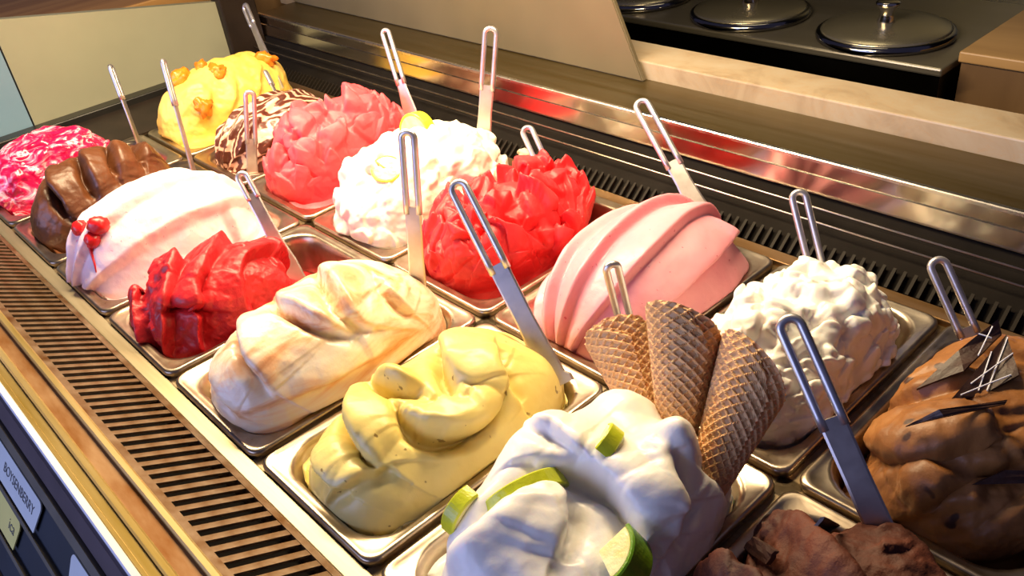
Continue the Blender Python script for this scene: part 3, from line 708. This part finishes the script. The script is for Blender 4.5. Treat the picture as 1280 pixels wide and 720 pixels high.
spade((763, 327), (787, 425), .312, -.016, 'spade with wire loop handle behind the waffle cones', (.5, .85, 0), .017, .98, below=.008)
spade((981, 393), (1104, 670), .236, .03, 'large leaning spade stuck in the dark chocolate gelato', (.8, .55, 0), .0205, .48, flare=1.05)

# ================================================================== WAFFLE CONES
cm, nt, b = new_mat('waffle')
n1 = noise_node(nt, 60, 4); r1 = ramp(nt, n1.outputs['Fac'], [(.3, (.60, .34, .14)), (.7, (.74, .46, .22))])
nt.links.new(r1.outputs[0], b.inputs['Base Color']); b.inputs['Roughness'].default_value = .6; b.inputs['Subsurface Weight'].default_value = .1; b.inputs['Subsurface Scale'].default_value = .003
n2 = noise_node(nt, 500, 3); add_bump(nt, b, n2.outputs['Fac'], .3, .001)
def cone(top, ent, Yp, dy, r0, r1_, label, seam, slant, sl_dir):
    Ep = Vector(onY(ent[0], ent[1], Yp)); Tp = Vector(onY(top[0], top[1], Yp + dy))
    k = Tp - Ep; ln_ = k.length; k.normalize()
    tocam = Vector(CAM) - (Ep + Tp) / 2; u = (tocam - k * tocam.dot(k)).normalized(); w_ = k.cross(u)
    tot = 2 * math.pi * 1.22; nu, nv = 200, 110
    low = -.022
    def rad(q): return r0 + (r1_ - r0) * q / ln_
    rows = []
    A = np.linspace(0, tot, nu); T = np.linspace(0, 1, nv)
    out, inn = [], []
    for j in range(nv):
        for i in range(nu):
            a = A[i] + seam
            # rim runs obliquely round the roll, the seam edge is cut back at the top
            hi = ln_ + slant * math.cos(a - sl_dir) - .020 * max(0, (A[i] - tot + 1.2) / 1.2) ** 1.5
            q = low + (hi - low) * T[j]
            r = max(.0015, rad(q)) + .0019 * A[i] / (2 * math.pi)
            s1 = (a * (.5 * (r0 + r1_)) * 1.0 + q); s2 = (a * (.5 * (r0 + r1_)) - q)
            c_ = .0074; g1 = abs((s1 / c_) % 1 - .5) * 2; g2 = abs((s2 / c_) % 1 - .5) * 2
            rib = max(max(0, (g1 - .62) / .38), max(0, (g2 - .62) / .38))
            d = u * math.cos(a) + w_ * math.sin(a)
            out.append(Ep + k * q + d * (r + .0018 * min(1, rib * 1.5))); inn.append(Ep + k * q + d * (r - .0014))
    n_ = nu * nv; v = out + inn; f = []
    for j in range(nv - 1):
        for i in range(nu - 1):
            q = j * nu + i; f.append((q, q + 1, q + nu + 1, q + nu)); f.append((n_ + q, n_ + q + nu, n_ + q + nu + 1, n_ + q + 1))
    for i in range(nu - 1):
        q = (nv - 1) * nu + i; f.append((q, q + 1, n_ + q + 1, n_ + q))
    for j in range(nv - 1):
        for i in (0, nu - 1):
            q = j * nu + i; f.append((q, q + nu, n_ + q + nu, n_ + q))
    org = Ep + k * low
    me = mesh('cone', [p - org for p in v], f); bm = bmesh.new(); bm.from_mesh(me); bmesh.ops.recalc_face_normals(bm, faces=bm.faces); bm.to_mesh(me); bm.free()
    o = link('waffle_cone', me, cm, None, tuple(org), False)
    return props(o, label, 'waffle cone', 'waffle cones stuck in the white gelato')
cone((774, 421), (820, 552), .226, .040, .0085, .0256, 'waffle cone leaning left beside the spade loop', .35 - 2 * math.pi * .22, .008, -.2)
cone((858, 404), (845, 572), .204, .060, .0085, .0265, 'upright waffle cone between the two other cones', .75 - 2 * math.pi * .22, .012, -.9)
cone((946, 462), (893, 588), .208, .060, .0130, .0262, 'waffle cone leaning right towards the whipped white mound', .6 - 2 * math.pi * .22, .017, -1.0)

# ================================================================== FRUIT AND GARNISH
def rough_ball(name, c, rads, seed, amp, mat, rot=0, sub=3, scale=90):
    bm = bmesh.new(); bmesh.ops.create_icosphere(bm, subdivisions=sub, radius=1)
    co = np.array([v.co[:] for v in bm.verts]); nz = fbm(co * scale / 30 + seed * 3.7 + 20, seed, 2)
    R_ = Matrix.Rotation(rot, 3, 'Z')
    for v, k in zip(bm.verts, nz): v.co = R_ @ Vector(np.array(v.co) * (1 + amp * k) * np.array(rads))
    me = bpy.data.meshes.new(name); bm.to_mesh(me); bm.free()
    return link(name, me, mat, None, tuple(c), True)
berry_m = gelato_mat('berry_red', [(.3, (.50, .004, .008)), (.7, (.72, .015, .015))], 60, 0, None, .35, .3, sss=.1, coat=.1)
for i, (px, r_, lab) in enumerate((((99, 289), (.0092, .0096, .0096), 'round red berry on the pale pink mound, next to the chocolate'), ((122, 286), (.0125, .011, .0105), 'largest red berry on top of the pale pink mound'), ((115, 302), (.0092, .0092, .0096), 'lowest red berry with a red drip on the pale pink mound'))):
    c = MD['berry'].at(*px); o = rough_ball('red_berry', c + np.array([-.001, .002, .002]), r_, 5 + i, .28, berry_m, i, 3, 110)
    props(o, lab, 'berry', 'red berries on the pale pink gelato')
    if i == 2:
        pts = [MD['berry'].at(x_, y_) + np.array([0, -.0005, 0]) for x_, y_ in ((113, 305), (115, 316), (118, 328), (121, 340))]
        link('juice_drip', tube_mesh('juice_drip', [tuple(p) for p in pts], [.0026, .0018, .0014, .0006], 8), berry_m, o, tuple(Vector((0, 0, 0))), True)

MD_CRUMB = gelato_mat('crumb_cream', [(.3, (.70, .55, .38)), (.7, (.80, .68, .50))], 60, 0, None, .5, .4)
chunk_m = gelato_mat('orange_fruit', [(.3, (.72, .17, .008)), (.7, (.84, .28, .02))], 40, 0, None, .3, .2, sss=.15)
for i, (px, r_) in enumerate((((227, 100), (.013, .016, .013)), ((251, 83), (.008, .009, .009)), ((271, 88), (.012, .014, .010)), ((333, 75), (.011, .016, .012)), ((255, 132), (.008, .014, .016)))):
    c = MD['mango'].at(*px)
    lab = ('large orange fruit chunk at the front shoulder of the mango mound', 'small orange fruit chunk on the ridge of the mango mound', 'flat orange fruit chunk beside the small one on the mango ridge', 'orange fruit chunk by the spade behind the mango mound', 'long orange fruit piece on the side of the mango mound')[i]
    props(rough_ball('fruit_chunk', c + np.array([0, 0, .000]), r_, 50 + i, 1.1, chunk_m, i * .8, 3, 60), lab, 'fruit', 'orange fruit chunks on the mango gelato')

def slice_mesh(R0, R1, th, a0, a1, n=18):
    v, f = [], []
    for i in range(n + 1):
        a = a0 + (a1 - a0) * i / n
        for r, z in ((R0, -th / 2), (R1 - .001, -th / 2), (R1, -th / 2 + .001), (R1, th / 2 - .001), (R1 - .001, th / 2), (R0, th / 2)):
            v.append((r * math.cos(a), r * math.sin(a), z))
    for i in range(n):
        for j in range(6): f.append((i * 6 + j, i * 6 + (j + 1) % 6, (i + 1) * 6 + (j + 1) % 6, (i + 1) * 6 + j))
    f += [tuple(range(6)), tuple(range(n * 6, n * 6 + 6))[::-1]]
    me = mesh('slice', v, f); bm = bmesh.new(); bm.from_mesh(me); bmesh.ops.recalc_face_normals(bm, faces=bm.faces); bm.to_mesh(me); bm.free(); return me
lime_r = gelato_mat('lime_rind', [(.3, (.44, .50, .010)), (.7, (.62, .66, .03))], 60, 0, None, .3, .3, 300, .1)
lime_g = gelato_mat('lime_rind_green', [(.3, (.08, .22, .005)), (.7, (.18, .34, .01))], 60, 0, None, .3, .3, 300, .1)
lime_f = gelato_mat('lime_flesh', [(.3, (.74, .66, .22)), (.7, (.86, .82, .45))], 70, 1, (1, 1, 1), .25, .3, 200, .25)
lemon_r = gelato_mat('lemon_rind', [(.3, (.80, .62, .02)), (.7, (.88, .74, .06))], 60, 0, None, .3, .3, 300, .1)
lemon_f = gelato_mat('lemon_flesh', [(.3, (.80, .72, .18)), (.7, (.88, .82, .35))], 70, 1, None, .25, .3, 200, .25)
def citrus(pA, pB, upv, R_, th, a0, a1, off, rind, flesh, label, group, cat, name):
    """slice whose chord runs from A to B, the rind arching towards upv"""
    A_, B_ = Vector(pA), Vector(pB); xd = (B_ - A_).normalized(); up = Vector(upv); yd = (up - xd * up.dot(xd)).normalized(); zd = xd.cross(yd)
    c = (A_ + B_) / 2 + yd * off
    t = empty(name, tuple(c), label, cat, group)
    t.rotation_euler = Matrix((xd, yd, zd)).transposed().to_euler()
    for nm, me, mt_ in (('rind', slice_mesh(R_ * .90, R_, th, a0, a1), rind), ('flesh', slice_mesh(.0005, R_ * .905, th * .97, a0 + .01, a1 - .01), flesh)):
        o = bpy.data.objects.new(nm, me); col.objects.link(o); me.materials.append(mt_); o.parent = t
ml = MD['lime']; lg = 'lime pieces on the white gelato'
citrus(ml.at(606, 640), ml.at(704, 594), (.30, -.45, .85), .033, .013, .15, math.pi - .15, -.016, lime_r, lime_f, 'long curved lime slice lying across the white gelato', lg, 'lime', 'lime_slice')
citrus(ml.at(562, 648), ml.at(586, 625), (.2, -.5, .85), .020, .012, .5, math.pi - .5, -.006, lime_r, lime_f, 'small lime piece at the edge of the white gelato by the yellow mound', lg, 'lime', 'lime_wedge')
citrus(ml.at(752, 566), ml.at(766, 540), (.6, -.45, .6), .018, .012, .5, math.pi - .5, -.007, lime_r, lime_f, 'small bright lime piece on the peak below the cones', lg, 'lime', 'lime_wedge')
citrus(ml.at(764, 712), ml.at(770, 690), (.90, .1, .35), .026, .024, .7, math.pi - .7, -.004, lime_g, lime_f, 'dark green rinded lime wedge low on the white gelato', lg, 'lime', 'lime_wedge')
mr = MD['meringue']
citrus(mr.at(474, 226), mr.at(486, 196), tuple(ROT[:, 0]), .0185, .007, -1.2, math.pi + 1.2, .004, lemon_r, lemon_f, 'thin lemon slice standing in the front of the white mound', 'citrus slices on the white lemon gelato', 'lemon', 'lemon_slice')
citrus(mr.at(503, 160), mr.at(540, 158), (.1, .2, 1), .025, .016, .1, math.pi - .1, -.006, lemon_r, lemon_f, 'orange yellow lemon wedge on top of the white lemon mound', 'citrus slices on the white lemon gelato', 'lemon', 'lemon_slice')

shard_m = gelato_mat('shard_chocolate', [(.3, (.018, .006, .004)), (.7, (.045, .014, .008))], 60, .4, None, .5, .4, 180, 0)
line_m = plain('white_drizzle', (.80, .80, .86), .4, .05)
def shard(md, poly, label, th=.0022, lines=(), curl=.0, name='chocolate_shard'):
    pts = [Vector(MD[md].at(x_, y_)) + Vector((0, 0, h_)) for x_, y_, h_ in poly]
    c = sum(pts, Vector()) / len(pts); n_ = Vector()
    for i in range(len(pts)): n_ += (pts[i] - c).cross(pts[(i + 1) % len(pts)] - c)
    n_.normalize()
    if n_.z < 0: n_ = -n_
    bm = bmesh.new(); vs = [bm.verts.new(p - c) for p in pts]; fc = bm.faces.new(vs)
    bmesh.ops.triangulate(bm, faces=[fc]); bmesh.ops.subdivide_edges(bm, edges=bm.edges[:], cuts=3, use_grid_fill=True)
    rg_ = random.Random(len(poly) * 7 + int(poly[0][0]))
    for v in bm.verts: v.co += n_ * rg_.uniform(-.0006, .0006)
    ret = bmesh.ops.extrude_face_region(bm, geom=bm.faces[:])
    for e_ in ret['geom']:
        if isinstance(e_, bmesh.types.BMVert): e_.co += n_ * th
    bmesh.ops.recalc_face_normals(bm, faces=bm.faces)
    me = bpy.data.meshes.new(name); bm.to_mesh(me); bm.free()
    o = link(name, me, shard_m, None, tuple(c)); props(o, label, 'chocolate', 'chocolate shards on the gelato')
    for (a, b_) in lines:
        def bary(t_): return sum((pts[i] * t_[i] for i in range(len(pts))), Vector()) / sum(t_) - c + n_ * (th + .0008)
        l_ = link('drizzle', tube_mesh('drizzle', [bary(a), (bary(a) + bary(b_)) / 2 + n_ * .0003, bary(b_)], .0005, 6), line_m); l_.parent = o
    return o
shard('mocha', [(1146, 492, .004), (1196, 455, .012), (1240, 432, .022), (1246, 446, .020), (1200, 476, .008)], 'long dark chocolate shard with ragged edge, farthest up the mocha mound', lines=(((0, 1, 1, 0, 0), (0, 0, 1, 2, 1)), ((0, 0, 1, 0, .2), (0, 0, 0, .6, 1))))
shard('mocha', [(1186, 500, -.004), (1250, 446, .018), (1270, 478, .006), (1232, 492, -.003)], 'broad dark chocolate shard with white drizzle lines on the mocha mound', lines=(((1, .1, 0, .3), (0, .1, 1, .3)), ((0, 1, .1, 0), (.1, 0, .2, 1)), ((.7, .3, 0, .3), (0, .6, .6, 0)), ((.3, .8, 0, 0), (.3, .1, 0, 1))))
shard('mocha', [(1129, 543, .008), (1170, 530, .012), (1252, 520, .013), (1251, 523, .012), (1175, 536, .010)], 'thin dark chocolate stick lying across the middle of the mocha mound', .003)
shard('mocha', [(1212, 612, .005), (1250, 604, .012), (1300, 604, .012), (1290, 612, .006)], 'dark chocolate stick low on the mocha mound', .003)
shard('dark', [(934, 698, .010), (945, 690, .015), (972, 708, .014), (962, 716, .008)], 'curled chocolate flake on the dark chocolate gelato', .003)
shard('dark', [(1012, 662, -.003), (1030, 648, .007), (1044, 656, .006), (1030, 664, -.004)], 'small chocolate chip at the back of the dark chocolate gelato', .003)

cr = onZ(655, 192, .006)
props(rough_ball('gelato_crumb', cr, (.009, .006, .006), 77, .9, MD_CRUMB, .4, 3, 60), 'small cream crumb fallen on the dark rear grille', 'crumb')
